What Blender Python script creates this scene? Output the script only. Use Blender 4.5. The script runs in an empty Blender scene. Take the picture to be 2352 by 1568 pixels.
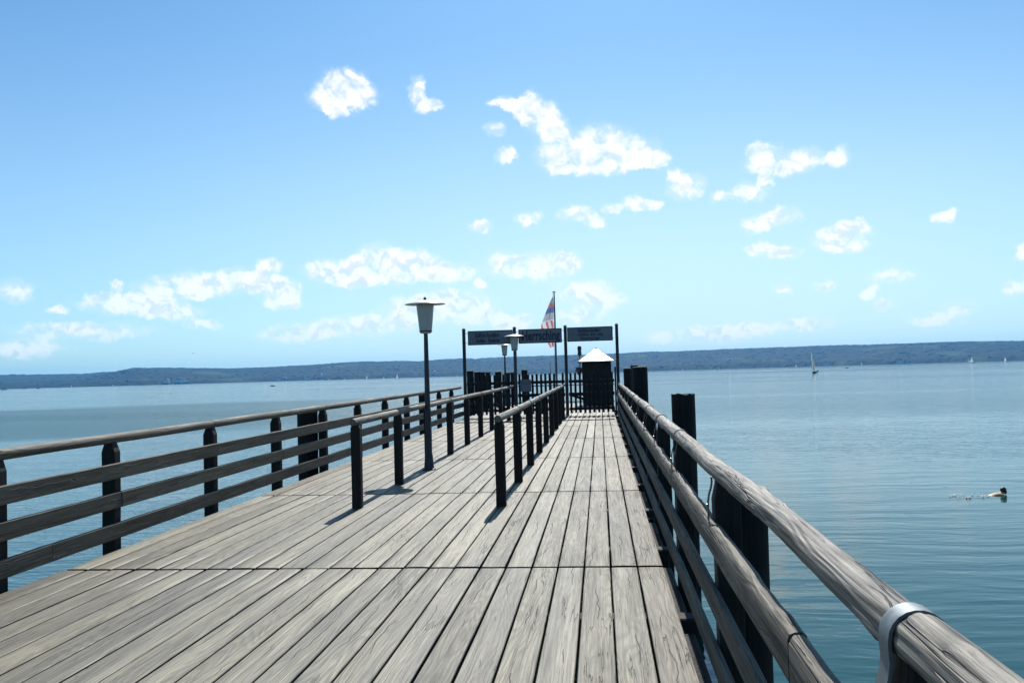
import bpy, bmesh, math, random
from mathutils import Vector, Matrix, Euler, noise as mnoise
R = math.radians
random.seed(7)
S = bpy.context.scene
C = S.collection
# ------------------------------------------------------------------ camera
SLOPE = 0.00435                      # the pier rises very slightly towards its head
TILT = Matrix.Rotation(SLOPE, 4, 'X')
PIER = []                            # top-level objects standing on the pier, tilted with it at the end
yaw, pitch, roll = 0.0994591, 0.0325178, 0.0285379
fw = Vector((-math.sin(yaw)*math.cos(pitch), math.cos(yaw)*math.cos(pitch), math.sin(pitch)))
rt = Vector((math.cos(yaw), math.sin(yaw), 0)); up = rt.cross(fw)
r2 = rt*math.cos(roll) - up*math.sin(roll); u2 = rt*math.sin(roll) + up*math.cos(roll)
cam = bpy.data.objects.new('camera', bpy.data.cameras.new('camera'))
C.objects.link(cam); S.camera = cam
cam.data.sensor_width = 36; cam.data.lens = 36*2000/2352
cam.data.clip_start = 0.05; cam.data.clip_end = 30000
cam.matrix_world = TILT @ (Matrix.Translation((0, 0, 1.55)) @ Matrix((r2, u2, -fw)).transposed().to_4x4())
# ------------------------------------------------------------------ sky, sun, exposure
SUN_AZ, SUN_EL = R(1.4), R(47.5)
W = bpy.data.worlds.new('World'); S.world = W; W.use_nodes = True
wt = W.node_tree; wt.nodes.clear()
class NT:
    """tiny node helper: values or sockets as inputs"""
    def __init__(s, t): s.t = t
    def put(s, sock, v):
        if isinstance(v, bpy.types.NodeSocket): s.t.links.new(v, sock)
        elif v is not None: sock.default_value = v
    def n(s, typ, ins=(), out=0, **props):
        d = s.t.nodes.new(typ)
        for k, v in props.items(): setattr(d, k, v)
        for k, v in (ins.items() if isinstance(ins, dict) else enumerate(ins)): s.put(d.inputs[k], v)
        return d.outputs[out]
    def m(s, op, a, b=None, c=None, clamp=False): return s.n('ShaderNodeMath', (a, b, c), operation=op, use_clamp=clamp)
    def v(s, op, a, b=None, out=0):
        d = s.t.nodes.new('ShaderNodeVectorMath'); d.operation = op
        s.put(d.inputs[0], a)
        if b is not None:
            if op == 'SCALE': s.put(d.inputs['Scale'], b)
            else: s.put(d.inputs[1], b)
        return d.outputs['Value'] if op in ('LENGTH', 'DOT_PRODUCT', 'DISTANCE') else d.outputs[0]
    def noise(s, vec, scale, detail=2., rough=.5, out=0, dist=0.):
        return s.n('ShaderNodeTexNoise', {'Vector': vec, 'Scale': scale, 'Detail': detail, 'Roughness': rough, 'Distortion': dist}, out)
    def ramp(s, x, lo, hi, a=0., b=1., smooth=True):
        return s.n('ShaderNodeMapRange', {'Value': x, 'From Min': lo, 'From Max': hi, 'To Min': a, 'To Max': b}, interpolation_type='SMOOTHSTEP' if smooth else 'LINEAR')
    def mix(s, f, a, b, blend='MIX'):
        d = s.t.nodes.new('ShaderNodeMix'); d.data_type = 'RGBA'; d.blend_type = blend; d.clamp_factor = True
        s.put(d.inputs['Factor'], f); s.put(d.inputs['A'], a); s.put(d.inputs['B'], b)
        return d.outputs['Result']
    def xyz(s, v):
        d = s.t.nodes.new('ShaderNodeSeparateXYZ'); s.put(d.inputs[0], v); return d.outputs
    def comb(s, x, y, z): return s.n('ShaderNodeCombineXYZ', (x, y, z))
    def hue(s, v, c): return s.n('ShaderNodeHueSaturation', {'Hue': .5, 'Saturation': v, 'Value': 1., 'Fac': 1., 'Color': c})

# fair-weather clouds: (azimuth from the pier's axis, elevation, half width, half height) in degrees
CLOUDS = [
    (-16.4, 18.0, 1.18, 1.19), (-17.8, 17.9, 0.83, 0.57), (-15.2, 18.0, 0.96, 0.65), (-16.7, 17.3, 0.73, 0.52), (-15.7, 18.8, 0.85, 0.57), (-11.6, 18.6, 0.37, 0.42),
    (-11.4, 18.0, 0.43, 0.45), (-10.8, 17.3, 0.69, 0.32), (-3.3, 16.4, 1.15, 1.02), (-4.3, 17.0, 0.49, 0.75), (-2.6, 15.9, 0.81, 0.7), (-2.1, 14.0, 1.67, 0.98),
    (0.3, 14.8, 1.99, 1.02), (2.5, 13.9, 1.75, 0.87), (4.0, 13.5, 0.84, 0.46), (-0.8, 13.6, 2.06, 0.6), (1.6, 13.2, 1.42, 0.38), (-6.0, 17.6, 0.7, 0.24),
    (-5.2, 17.3, 0.43, 0.29), (-6.3, 15.9, 0.58, 0.3), (-5.9, 14.2, 0.52, 0.44), (11.0, 12.9, 1.16, 0.84), (13.4, 12.8, 0.97, 0.55), (15.4, 12.7, 0.6, 0.49),
    (12.0, 12.3, 1.04, 0.32), (10.6, 13.5, 0.64, 0.37), (6.0, 11.6, 0.99, 0.65), (5.1, 12.5, 0.36, 0.24), (2.7, 11.0, 0.54, 0.33), (3.7, 10.7, 0.56, 0.22),
    (1.4, 10.6, 0.4, 0.19), (-1.2, 10.4, 1.2, 0.39), (0.2, 9.8, 0.57, 0.34), (-4.4, 10.0, 0.63, 0.36), (-7.4, 9.7, 0.58, 0.2), (9.9, 10.9, 1.01, 0.4),
    (8.1, 10.9, 0.35, 0.16), (10.9, 11.6, 0.37, 0.16), (10.5, 9.0, 1.0, 0.49), (11.9, 9.3, 0.83, 0.51), (10.3, 7.5, 0.85, 0.22), (12.0, 7.1, 0.94, 0.27),
    (14.7, 7.7, 1.05, 0.48), (16.0, 8.3, 0.94, 0.37), (15.6, 7.3, 0.7, 0.32), (20.9, 8.5, 0.41, 0.25), (24.9, 6.1, 0.26, 0.29), (24.6, 4.2, 0.55, 0.3),
    (17.7, 5.1, 1.1, 0.37), (16.6, 4.2, 0.49, 0.24), (14.4, 4.8, 0.56, 0.21), (17.5, 3.4, 0.44, 0.21), (21.7, 3.1, 0.81, 0.25), (11.8, 4.9, 0.37, 0.14),
    (-16.7, 6.9, 2.01, 0.67), (-14.2, 7.5, 1.64, 0.95), (-12.2, 7.2, 1.77, 0.79), (-9.6, 6.7, 1.72, 0.43), (-14.9, 6.5, 2.6, 0.42), (-5.7, 7.2, 1.32, 0.74),
    (-3.7, 7.0, 1.78, 0.85), (-1.9, 7.2, 1.03, 0.62), (-7.7, 6.0, 0.34, 0.2), (-26.9, 5.9, 2.08, 0.53), (-24.3, 6.1, 2.14, 0.65), (-22.2, 6.4, 1.49, 0.66),
    (-20.6, 5.7, 1.35, 0.61), (-20.3, 4.8, 0.92, 0.3), (-21.2, 7.4, 0.59, 0.33), (-29.3, 4.7, 2.46, 0.47), (-26.9, 4.4, 1.82, 0.4), (-30.2, 5.0, 1.74, 0.34),
    (-30.2, 5.9, 0.29, 0.16), (-35.6, 5.5, 0.92, 0.59), (-9.5, 5.1, 1.78, 0.57), (-11.8, 4.3, 2.39, 0.68), (-15.1, 3.4, 3.67, 0.51), (-19.6, 2.9, 2.51, 0.42),
    (-8.1, 4.0, 1.78, 0.69), (-5.5, 3.3, 1.21, 0.52), (-0.9, 5.2, 2.05, 0.68), (0.8, 4.6, 1.02, 0.4), (-1.0, 3.7, 1.76, 0.46), (6.3, 2.1, 3.78, 0.42),
    (9.6, 2.4, 1.59, 0.33), (13.0, 2.5, 1.83, 0.27), (20.3, 2.5, 1.42, 0.26), (-31.7, 3.2, 3.82, 0.33), (-34.9, 2.2, 2.05, 0.4), (-25.1, 3.6, 1.03, 0.19),
    (-33.3, 4.5, 0.41, 0.15)
]
t = NT(wt)
sky = wt.nodes.new('ShaderNodeTexSky'); sky.sky_type = 'NISHITA'; sky.sun_disc = False
sky.sun_elevation = SUN_EL; sky.sun_rotation = SUN_AZ
sky.altitude = 540; sky.air_density = 1.0; sky.dust_density = 1.0; sky.ozone_density = 1.8
SKY_GAIN = (.63, 1.05, 1.28, 1)
d = t.v('NORMALIZE', t.n('ShaderNodeTexCoord', out=0))
dx, dy, dz = t.xyz(d)
az = t.m('MULTIPLY', t.m('ARCTAN2', dx, dy), 57.29578)
el = t.m('MULTIPLY', t.m('ARCSINE', dz), 57.29578)
P = t.comb(az, el, 0.)
w1 = t.v('SUBTRACT', t.noise(d, 26., 3., .55, out=1), (.5, .5, .5))
w2 = t.v('SUBTRACT', t.noise(d, 110., 3., .6, out=1), (.5, .5, .5))
P = t.v('ADD', P, t.v('ADD', t.v('MULTIPLY', w1, (1.9, 1.1, 0)), t.v('MULTIPLY', w2, (.75, .6, 0))))
F = None; LOW = None
for a, e, ra, re in CLOUDS:
    q = t.v('MULTIPLY', t.v('SUBTRACT', P, (a, e, 0)), (1/(ra*1.38+.25), 1/(re*1.38+.22), 0))
    s_ = t.m('MAXIMUM', t.m('SUBTRACT', 1., t.v('LENGTH', q)), 0.)
    F = s_ if F is None else t.m('ADD', F, s_)
def cloudfield(v): return t.m('MULTIPLY_ADD', t.noise(v, 150., 4., .55), .14, t.m('MULTIPLY', t.noise(v, 50., 6., .54, dist=.6), .86))
fb = cloudfield(d)
fup = cloudfield(t.v('ADD', d, (0, 0, .0075)))
# the same scattered clouds all round, away from the ones placed above
pl = t.v('SCALE', t.comb(dx, dy, 0.), t.m('DIVIDE', 1., t.m('ADD', t.m('MAXIMUM', dz, 0.), .12)))
G = t.ramp(t.noise(pl, 1.5, 5., .55), .54, .76)
side = t.ramp(t.m('ABSOLUTE', t.m('ADD', az, 5.)), 36., 46.)
high = t.ramp(el, 26., 36.)
G = t.m('MULTIPLY', G, t.m('MAXIMUM', side, high))
F = t.m('ADD', t.m('MINIMUM', t.m('MULTIPLY', F, 1.15), .9), G)
dens = t.m('ADD', F, t.m('MULTIPLY', t.m('SUBTRACT', fb, .492), 3.3))
dens = t.m('MULTIPLY', dens, t.ramp(F, .0, .55))
mask = t.ramp(dens, -.05, 1.15)
fade = t.ramp(el, .5, 9., .62, .98)
veil = t.m('MULTIPLY', t.ramp(F, .0, .7), .28)
mask = t.m('MULTIPLY', t.m('MAXIMUM', mask, veil), fade)
grey = t.m('MULTIPLY', t.ramp(t.m('SUBTRACT', fup, fb), -.03, .10), t.ramp(F, .3, .8))
grey = t.m('MULTIPLY', grey, t.ramp(el, 5., 15., .6, .3))
ccol = t.mix(grey, (11.0, 11.3, 11.5, 1), (6.4, 7.7, 8.9, 1))
skyc = t.mix(1., sky.outputs[0], SKY_GAIN, 'MULTIPLY')
low = t.m('MULTIPLY', t.ramp(el, -1., 25., .88, .0), t.ramp(t.m('ABSOLUTE', t.m('SUBTRACT', az, 5.)), 2., 46., 1., .38))
skyc = t.mix(low, skyc, (7.8, 10.2, 11.0, 1))      # thin summer haze low over the lake, brightest under the sun
bg = t.n('ShaderNodeBackground', {'Color': t.mix(mask, skyc, ccol), 'Strength': .0707})
wt.links.new(bg, wt.nodes.new('ShaderNodeOutputWorld').inputs[0])
W.cycles.sampling_method = 'MANUAL'; W.cycles.sample_map_resolution = 512
sun = bpy.data.objects.new('sun', bpy.data.lights.new('sun', 'SUN')); C.objects.link(sun)
sun.data.energy = 5.0; sun.data.angle = R(.53); sun.data.color = (1, .955, .88)
sd = Vector((math.sin(SUN_AZ)*math.cos(SUN_EL), math.cos(SUN_AZ)*math.cos(SUN_EL), math.sin(SUN_EL)))
sun.rotation_euler = (-sd).to_track_quat('-Z', 'Y').to_euler(); sun.location = sd*60
S.view_settings.view_transform = 'Standard'; S.view_settings.look = 'None'
S.view_settings.exposure = 0.5; S.view_settings.gamma = 1.0; S.view_settings.use_curve_mapping = False
S.render.engine = 'CYCLES'
S.cycles.use_denoising = True; S.cycles.denoiser = 'OPENIMAGEDENOISE'
S.cycles.max_bounces = 6; S.cycles.diffuse_bounces = 3; S.cycles.glossy_bounces = 3; S.cycles.volume_bounces = 0
S.cycles.transmission_bounces = 3; S.cycles.transparent_max_bounces = 6
S.cycles.caustics_reflective = False; S.cycles.caustics_refractive = False
S.cycles.sample_clamp_indirect = 6
WATER_Z = -1.6
# ------------------------------------------------------------------ helpers
def tag(o, label=None, cat=None, group=None, kind=None, pier=True):
    if label: o['label'] = label
    if cat: o['category'] = cat
    if group: o['group'] = group
    if kind: o['kind'] = kind
    if pier: PIER.append(o)
    return o
def empty(name, loc=(0, 0, 0), rz=0.):
    o = bpy.data.objects.new(name, None); C.objects.link(o); o.location = loc; o.rotation_euler.z = rz
    o.empty_display_size = .1
    return o
def link(name, me, parent=None, loc=(0, 0, 0), rot=(0, 0, 0)):
    o = bpy.data.objects.new(name, me); C.objects.link(o); o.parent = parent
    o.location = loc; o.rotation_euler = rot
    return o
def copy_tree(o, parent=None):
    c = o.copy(); C.objects.link(c); c.parent = parent
    for ch in list(o.children): copy_tree(ch, c)
    return c
class MB:
    def __init__(s): s.v = []; s.f = []; s.mi = []
    def add(s, vs, fs, mi=0):
        b = len(s.v); s.v += [tuple(x) for x in vs]; s.f += [tuple(b+i for i in f) for f in fs]; s.mi += [mi]*len(fs); return s
    def rings(s, rings, close=True, caps=True, mi=0):
        n = len(rings[0]); vs = [p for r in rings for p in r]; fs = []
        for i in range(len(rings)-1):
            for j in range(n if close else n-1):
                k = (j+1) % n
                fs.append((i*n+j, i*n+k, (i+1)*n+k, (i+1)*n+j))
        if caps and close:
            fs.append(tuple(range(n-1, -1, -1))); o = (len(rings)-1)*n; fs.append(tuple(o+i for i in range(n)))
        return s.add(vs, fs, mi)
    def box(s, c, d, b=.006, mi=0):
        """box with chamfered long edges; c centre, d full sizes"""
        x, y, z = (k/2 for k in d); b = min(b, x*.5, y*.5, z*.5)
        def ring(zz, k): return [(c[0]+px, c[1]+py, c[2]+zz) for px, py in ((x-b-k, -y+k), (x-k, -y+b+k), (x-k, y-b-k), (x-b-k, y-k), (-x+b+k, y-k), (-x+k, y-b-k), (-x+k, -y+b+k), (-x+b+k, -y+k))]
        return s.rings([ring(-z, b), ring(-z+b, 0), ring(z-b, 0), ring(z, b)], mi=mi)
    def lathe(s, prof, n=24, c=(0, 0, 0), mi=0, caps=True):
        return s.rings([[(c[0]+r*math.cos(2*math.pi*j/n), c[1]+r*math.sin(2*math.pi*j/n), c[2]+z) for j in range(n)] for r, z in prof], mi=mi, caps=caps)
    def tube(s, pts, rad, n=10, mi=0):
        pts = [Vector(p) for p in pts]; rs = []
        for i, p in enumerate(pts):
            dr = (pts[min(i+1, len(pts)-1)]-pts[max(i-1, 0)]).normalized()
            a = dr.orthogonal().normalized() if i == 0 else (a0-dr*a0.dot(dr)).normalized()
            a0 = a; b = dr.cross(a); r = rad[i] if isinstance(rad, (list, tuple)) else rad
            rs.append([p+a*r*math.cos(2*math.pi*j/n)+b*r*math.sin(2*math.pi*j/n) for j in range(n)])
        return s.rings(rs, mi=mi)
    def blob(s, c, d, n=8, m=6, mi=0):
        return s.rings([[(c[0]+d[0]*math.sin(math.pi*(i+.02)/(m+.04))*math.cos(2*math.pi*j/n), c[1]+d[1]*math.sin(math.pi*(i+.02)/(m+.04))*math.sin(2*math.pi*j/n), c[2]-d[2]*math.cos(math.pi*(i+.02)/(m+.04))) for j in range(n)] for i in range(m+1)], mi=mi)
    def mesh(s, name, mats, smooth=False):
        me = bpy.data.meshes.new(name); me.from_pydata(s.v, [], s.f)
        for m in (mats if isinstance(mats, (list, tuple)) else [mats]): me.materials.append(m)
        me.polygons.foreach_set('material_index', s.mi)
        bm = bmesh.new(); bm.from_mesh(me); bmesh.ops.recalc_face_normals(bm, faces=bm.faces); bm.to_mesh(me); bm.free()
        if smooth:
            me.polygons.foreach_set('use_smooth', [True]*len(me.polygons))
            try: me.set_sharp_from_angle(angle=R(40))
            except Exception: pass
        me.update(); return me
    def build(s, name, mats, parent=None, loc=(0, 0, 0), smooth=False, rot=(0, 0, 0)):
        return link(name, s.mesh(name, mats, smooth), parent, loc, rot)
def fn(*a): return mnoise.noise(Vector(a))
# ------------------------------------------------------------------ materials
def newmat(name):
    m = bpy.data.materials.new(name); m.use_nodes = True
    n = NT(m.node_tree); b = m.node_tree.nodes['Principled BSDF']
    return m, n, b
def wood(name, dark, light, axis=1, rough=.7, ring=.3, crack=.7, tint=.2, bump=.35, moss=0., warm=(1, .97, .9), knots=.6, spec=.35, con=(.44, .74), cw=(.004, .013), cmask=(.52, .6), longc=(.0008, .0032), band=0., lata=0, clen=.55):
    """weathered wood: grain runs along the local axis"""
    m, n, b = newmat(name)
    co = n.n('ShaderNodeTexCoord', out=3); rnd = n.n('ShaderNodeObjectInfo', out=5)
    off = n.comb(n.m('MULTIPLY', rnd, 37.3), n.m('MULTIPLY', rnd, 91.7), n.m('MULTIPLY', rnd, 53.1))
    v = n.v('ADD', co, off)
    def sc(lat, lon):
        k = [lat, lat, lat]; k[axis] = lon; return n.v('MULTIPLY', v, tuple(k))
    low = n.noise(sc(5., .55), 1., 2., .5)
    v3 = n.xyz(co); lat = v3[lata]
    ph = n.m('ADD', n.m('MULTIPLY', low, 105.), n.m('MULTIPLY', lat, 150.))
    rg = n.m('MULTIPLY_ADD', n.m('SINE', ph), .5, .5)
    fine = n.noise(sc(150., 2.4), 1., 4., .65)
    mid = n.noise(sc(22., 1.1), 1., 4., .6)
    blot = n.noise(sc(3.2, .8), 1., 3., .6)
    fin2 = n.noise(sc(62., 1.3), 1., 5., .6)
    g = n.m('ADD', n.m('MULTIPLY', fine, .36), n.m('ADD', n.m('MULTIPLY', fin2, .34), n.m('ADD', n.m('MULTIPLY', mid, .24), n.m('MULTIPLY', blot, .22))))
    col = n.mix(n.ramp(g, *con), (*dark, 1), (*light, 1))
    col = n.mix(n.m('MULTIPLY', n.m('POWER', rg, 2.2), ring), col, tuple(x*.45 for x in dark)+(1,))
    if band:
        bd_ = n.noise(sc(9., .22), 1., 2., .5)
        col = n.mix(n.ramp(bd_, .40, .64, 0., band), col, n.mix(1., col, (.62, .62, .64, 1), 'MULTIPLY'))
    # long drying cracks and small knots
    cn = n.noise(sc(16., clen), 1., 3., .55)
    cm = n.noise(sc(3.3, .9), 1., 1., .5)
    ck = n.m('MULTIPLY', n.ramp(n.m('ABSOLUTE', n.m('SUBTRACT', cn, .5)), cw[0], cw[1], 1., 0.), n.ramp(cm, *cmask))
    ck = n.m('MULTIPLY', ck, crack)
    # one long wandering check per board
    wan = n.m('MULTIPLY_ADD', n.m('SUBTRACT', n.noise(sc(0., 1.1), 1., 3., .6), .5), .16, n.m('MULTIPLY', n.m('SUBTRACT', n.noise(sc(0., 9.), 1., 2., .6), .5), .022))
    offc = n.m('MULTIPLY', n.m('SUBTRACT', n.m('FRACT', n.m('MULTIPLY', rnd, 13.7)), .5), .09)
    dl = n.m('ABSOLUTE', n.m('ADD', n.m('SUBTRACT', lat, offc), wan))
    c2 = n.m('MULTIPLY', n.ramp(dl, longc[0], longc[1], 1., 0.), n.ramp(n.noise(sc(0., .9), 1., 2., .5), .50, .57))
    ck = n.m('MAXIMUM', ck, n.m('MULTIPLY', c2, crack))
    vo = n.n('ShaderNodeTexVoronoi', {'Vector': sc(6.5, 2.1), 'Scale': 1.})
    kn = n.m('MULTIPLY', n.ramp(vo, .05, .14, 1., 0.), knots)
    col = n.mix(n.m('MULTIPLY', kn, .75), col, tuple(x*.5 for x in dark)+(1,))
    col = n.mix(ck, col, (.012, .011, .010, 1))
    tv = n.m('ADD', 1.-tint*.5, n.m('MULTIPLY', rnd, tint))
    col = n.mix(1., col, n.comb(tv, n.m('MULTIPLY', tv, 1.), tv), 'MULTIPLY')
    r2_ = n.m('FRACT', n.m('MULTIPLY', rnd, 7.77))
    col = n.mix(n.m('MULTIPLY', r2_, .6), col, n.mix(1., col, (*warm, 1), 'MULTIPLY'))
    if moss:
        ge = n.n('ShaderNodeNewGeometry', out=0)
        ms = n.ramp(n.noise(ge, 2.2, 4., .6), .5, .68)
        col = n.mix(n.m('MULTIPLY', ms, moss), col, (.055, .06, .035, 1))
    n.put(b.inputs['Base Color'], col)
    n.put(b.inputs['Roughness'], n.ramp(g, .35, .8, rough+.1, rough-.08))
    b.inputs['Specular IOR Level'].default_value = spec
    hgt = n.m('SUBTRACT', n.m('ADD', n.m('MULTIPLY', fine, .5), n.m('ADD', n.m('MULTIPLY', mid, .8), n.m('MULTIPLY', rg, ring*.5))), n.m('MULTIPLY', ck, 2.2))
    n.put(b.inputs['Normal'], n.n('ShaderNodeBump', {'Strength': bump, 'Distance': .006, 'Height': hgt}))
    return m
M = {}
M['deck'] = wood('weathered_deck', (.066, .061, .042), (.272, .250, .178), 1, .56, ring=.34, crack=1., tint=.5, bump=.7, moss=.12, warm=(1, .95, .83), spec=.45, con=(.42, .78), cw=(.003, .008), cmask=(.58, .66), knots=.4, band=1.)
M['decklane'] = wood('darker_deck', (.052, .049, .036), (.215, .200, .147), 1, .6, ring=.5, crack=1., tint=.4, bump=.8, moss=.2, warm=(1, .95, .83), spec=.4, con=(.42, .76), cw=(.003, .008), cmask=(.56, .64), knots=.5, band=.7)  # darker deck tone, drawn more often towards the right side
M['deckedge'] = wood('darkest_deck_edge', (.042, .037, .026), (.155, .138, .10), 1, .6, ring=.6, crack=.8, tint=.3, bump=.7, moss=.5, warm=(1, .96, .86), spec=.4)  # darkest deck tone, for planks along the deck edges
M['rail'] = wood('grey_rail', (.040, .036, .028), (.225, .206, .167), 1, .68, ring=.4, crack=1., tint=.25, bump=.9, moss=.15, cw=(.006, .018), cmask=(.46, .54), lata=2, clen=.3)
M['log'] = wood('silver_log', (.044, .040, .033), (.265, .246, .21), 1, .62, ring=.5, crack=1., tint=.2, bump=1., knots=.9, cw=(.006, .018), cmask=(.48, .56), con=(.42, .72), clen=.22)
M['log'].node_tree.nodes['Principled BSDF'].inputs['Specular IOR Level'].default_value = .45
M['board'] = wood('brown_grey_board', (.038, .034, .026), (.14, .128, .10), 1, .75, ring=.25, crack=.6, tint=.3, bump=.6, moss=.2, lata=2)
M['post'] = wood('dark_post', (.007, .006, .0055), (.021, .018, .016), 2, .75, ring=.2, crack=.5, tint=.3, bump=.6)
M['pile'] = wood('tarred_pile', (.004, .0036, .0033), (.013, .011, .010), 2, .8, ring=.1, crack=.8, tint=.3, bump=.9)
M['picket'] = wood('dark_picket', (.006, .0055, .005), (.018, .015, .013), 2, .75, ring=.2, crack=.3, tint=.3, bump=.4)
M['cut'] = wood('sawn_pile_top', (.10, .09, .08), (.26, .24, .21), 0, .75, lata=1, ring=.3, crack=.8, bump=.5)
M['beam'] = wood('dark_beam', (.012, .011, .010), (.035, .03, .027), 0, .8, lata=2, ring=.1, crack=.4, bump=.5)
def plain(name, col, rough=.6, metal=0., var=.15, scale=8., spec=.5, bump=0.):
    m, n, b = newmat(name)
    co = n.n('ShaderNodeTexCoord', out=3)
    f = n.noise(co, scale, 4., .6)
    lo = tuple(c*(1-var) for c in col); hi = tuple(min(1, c*(1+var)) for c in col)
    n.put(b.inputs['Base Color'], n.mix(n.ramp(f, .35, .65), (*lo, 1), (*hi, 1)))
    n.put(b.inputs['Roughness'], n.ramp(f, .3, .7, max(.02, rough-.06), min(1, rough+.08)))
    b.inputs['Metallic'].default_value = metal; b.inputs['Specular IOR Level'].default_value = spec
    if bump: n.put(b.inputs['Normal'], n.n('ShaderNodeBump', {'Strength': bump, 'Distance': .01, 'Height': f}))
    return m
M['steel'] = plain('galvanised_steel', (.17, .195, .21), .58, .6, .12, 30., bump=.08)
M['bolt'] = plain('bolt_steel', (.3, .3, .3), .4, .9)
M['shadesteel'] = plain('dull_shaded_steel', (.13, .125, .115), .6, .5, .3, 30.)  # dull steel, darkened in colour for the shade on the far straps
M['navy'] = plain('navy_paint', (.012, .016, .030), .4, 0., .2)
M['capwhite'] = plain('white_enamel', (.62, .62, .60), .35, 0., .08)
M['opal'] = plain('opal_glass', (.46, .46, .44), .3, 0., .06)
M['signgrey'] = plain('sign_panel', (.15, .165, .20), .5, 0., .1, 3.)
M['signframe'] = plain('sign_frame', (.012, .014, .02), .5)
M['letter'] = plain('sign_letter', (.012, .018, .035), .6)
M['signpost'] = plain('sign_post_paint', (.014, .011, .012), .55, 0., .3)
M['roof'] = plain('bright_sheet_roof', (.62, .63, .64), .34, .9, .1, 6., bump=.05)
M['hut'] = wood('hut_board', (.012, .008, .006), (.034, .024, .017), 2, .8, ring=.2, crack=.3, bump=.5)
M['black'] = plain('black_lacquer', (.008, .008, .010), .45)
M['disc'] = plain('blue_disc', (.010, .018, .05), .45)
M['leaf'] = plain('leaf', (.045, .075, .025), .55, 0., .4, 20.)
M['bloom'] = plain('bloom', (.22, .05, .09), .6, 0., .3, 20.)
M['pot'] = plain('pot', (.05, .03, .02), .7)
def cloth(name, col):
    m, n, b = newmat(name); tr = n.n('ShaderNodeBsdfTranslucent', {'Color': (*col, 1)})
    b.inputs['Base Color'].default_value = (*col, 1); b.inputs['Roughness'].default_value = .8
    mx = n.n('ShaderNodeMixShader', (.45, b.outputs[0], tr))
    m.node_tree.links.new(mx, m.node_tree.nodes['Material Output'].inputs[0]); return m
M['flagwhite'] = cloth('flag_white', (.72, .72, .75)); M['flagred'] = cloth('flag_red', (.55, .17, .20)); M['flagblue'] = cloth('flag_blue', (.12, .18, .40))
M['flaggrey'] = cloth('flag_grey_white', (.40, .42, .47))
M['sail'] = cloth('sailcloth', (.72, .74, .74))
M['hulldark'] = plain('dark_hull', (.016, .012, .022), .3); M['hullwhite'] = plain('white_hull', (.75, .76, .76), .3)
M['mast'] = plain('mast_alloy', (.12, .13, .14), .4, .6)
M['skin'] = plain('skin', (.34, .22, .12), .5, 0., .1); M['hair'] = plain('hair', (.010, .007, .008), .45)
M['clothdark'] = plain('dark_clothes', (.02, .022, .03), .8)
M['foam'] = cloth('foam', (.93, .94, .95))
M['wallwhite'] = plain('house_wall', (.75, .73, .70), .8); M['tile'] = plain('roof_tile', (.25, .12, .09), .8)
# ================================================================== SETTING: lake, hills, haze
def water_material():
    m, n, b = newmat('lake_water')
    co = n.n('ShaderNodeTexCoord', out=3)
    x, y, z = n.xyz(co)
    # wind patches: ruffled to the left of the pier, calmer with long swells to the right
    patch = n.noise(n.v('MULTIPLY', co, (.006, .022, 1)), 1., 4., .55)
    far = n.noise(n.v('MULTIPLY', co, (.0016, .011, 1)), 1., 3., .6)
    side = n.ramp(n.m('DIVIDE', x, n.m('ADD', n.m('ABSOLUTE', y), 12.)), -.25, .12)
    rr = n.v('LENGTH', n.v('MULTIPLY', co, (1, 1, 0)))
    rw = n.m('ADD', rr, n.m('MULTIPLY', n.m('SUBTRACT', n.noise(n.v('MULTIPLY', co, (.02, .05, 1)), 1., 3., .6), .5), 40.))
    squall = n.m('MULTIPLY', n.ramp(rw, 54., 66.), n.m('SUBTRACT', 1., n.ramp(rw, 128., 150.)))       # wind-ruffled strip off the left side
    left = n.m('SUBTRACT', 1., side)
    ruff = n.m('ADD', n.m('MULTIPLY', n.ramp(patch, .40, .60), .4), n.m('ADD', n.m('MULTIPLY', n.ramp(far, .44, .56), .6), n.m('MULTIPLY', left, n.m('MULTIPLY_ADD', squall, 2.8, .55))))
    warp = n.v('MULTIPLY', n.v('SUBTRACT', n.noise(co, .35, 2., .5, out=1), (.5, .5, .5)), (1.6, .8, 0))
    cw = n.v('ADD', co, warp)
    swell = n.noise(n.v('MULTIPLY', cw, (.32, 1.35, 1)), 1., 3., .5)
    rip = n.noise(n.v('MULTIPLY', cw, (1.5, 4.6, 1)), 1., 3., .55)
    chop = n.noise(n.v('MULTIPLY', cw, (5., 9., 1)), 1., 2., .5)
    h1 = n.m('MULTIPLY', swell, .030)
    h2 = n.m('MULTIPLY', rip, n.m('MULTIPLY_ADD', ruff, .026, .0042))
    h3 = n.m('MULTIPLY', chop, n.m('MULTIPLY_ADD', ruff, .010, .001))
    hh = n.m('ADD', h1, n.m('ADD', h2, h3))
    n.put(b.inputs['Normal'], n.n('ShaderNodeBump', {'Strength': 1., 'Distance': 1., 'Height': hh}))
    b.inputs['Base Color'].default_value = (.005, .040, .033, 1)
    b.inputs['IOR'].default_value = 1.333
    n.put(b.inputs['Roughness'], n.m('MULTIPLY_ADD', ruff, .06, .03))
    return m
wv = []; wf = []
RAD = [0, 4, 8, 14, 22, 34, 50, 75, 110, 160, 240, 360, 540, 800, 1200, 1800, 2600, 3400, 4200, 4800]
n_ = 96
for r in RAD[1:]:
    wv += [(r*math.cos(2*math.pi*j/n_), r*math.sin(2*math.pi*j/n_), 0) for j in range(n_)]
wv.append((0, 0, 0)); o = len(wv)-1
for j in range(n_): wf.append((o, j, (j+1) % n_))
for i in range(len(RAD)-2):
    for j in range(n_):
        k = (j+1) % n_; wf.append((i*n_+j, (i+1)*n_+j, (i+1)*n_+k, i*n_+k))
me = bpy.data.meshes.new('water'); me.from_pydata(wv, [], wf); me.materials.append(water_material())
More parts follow.
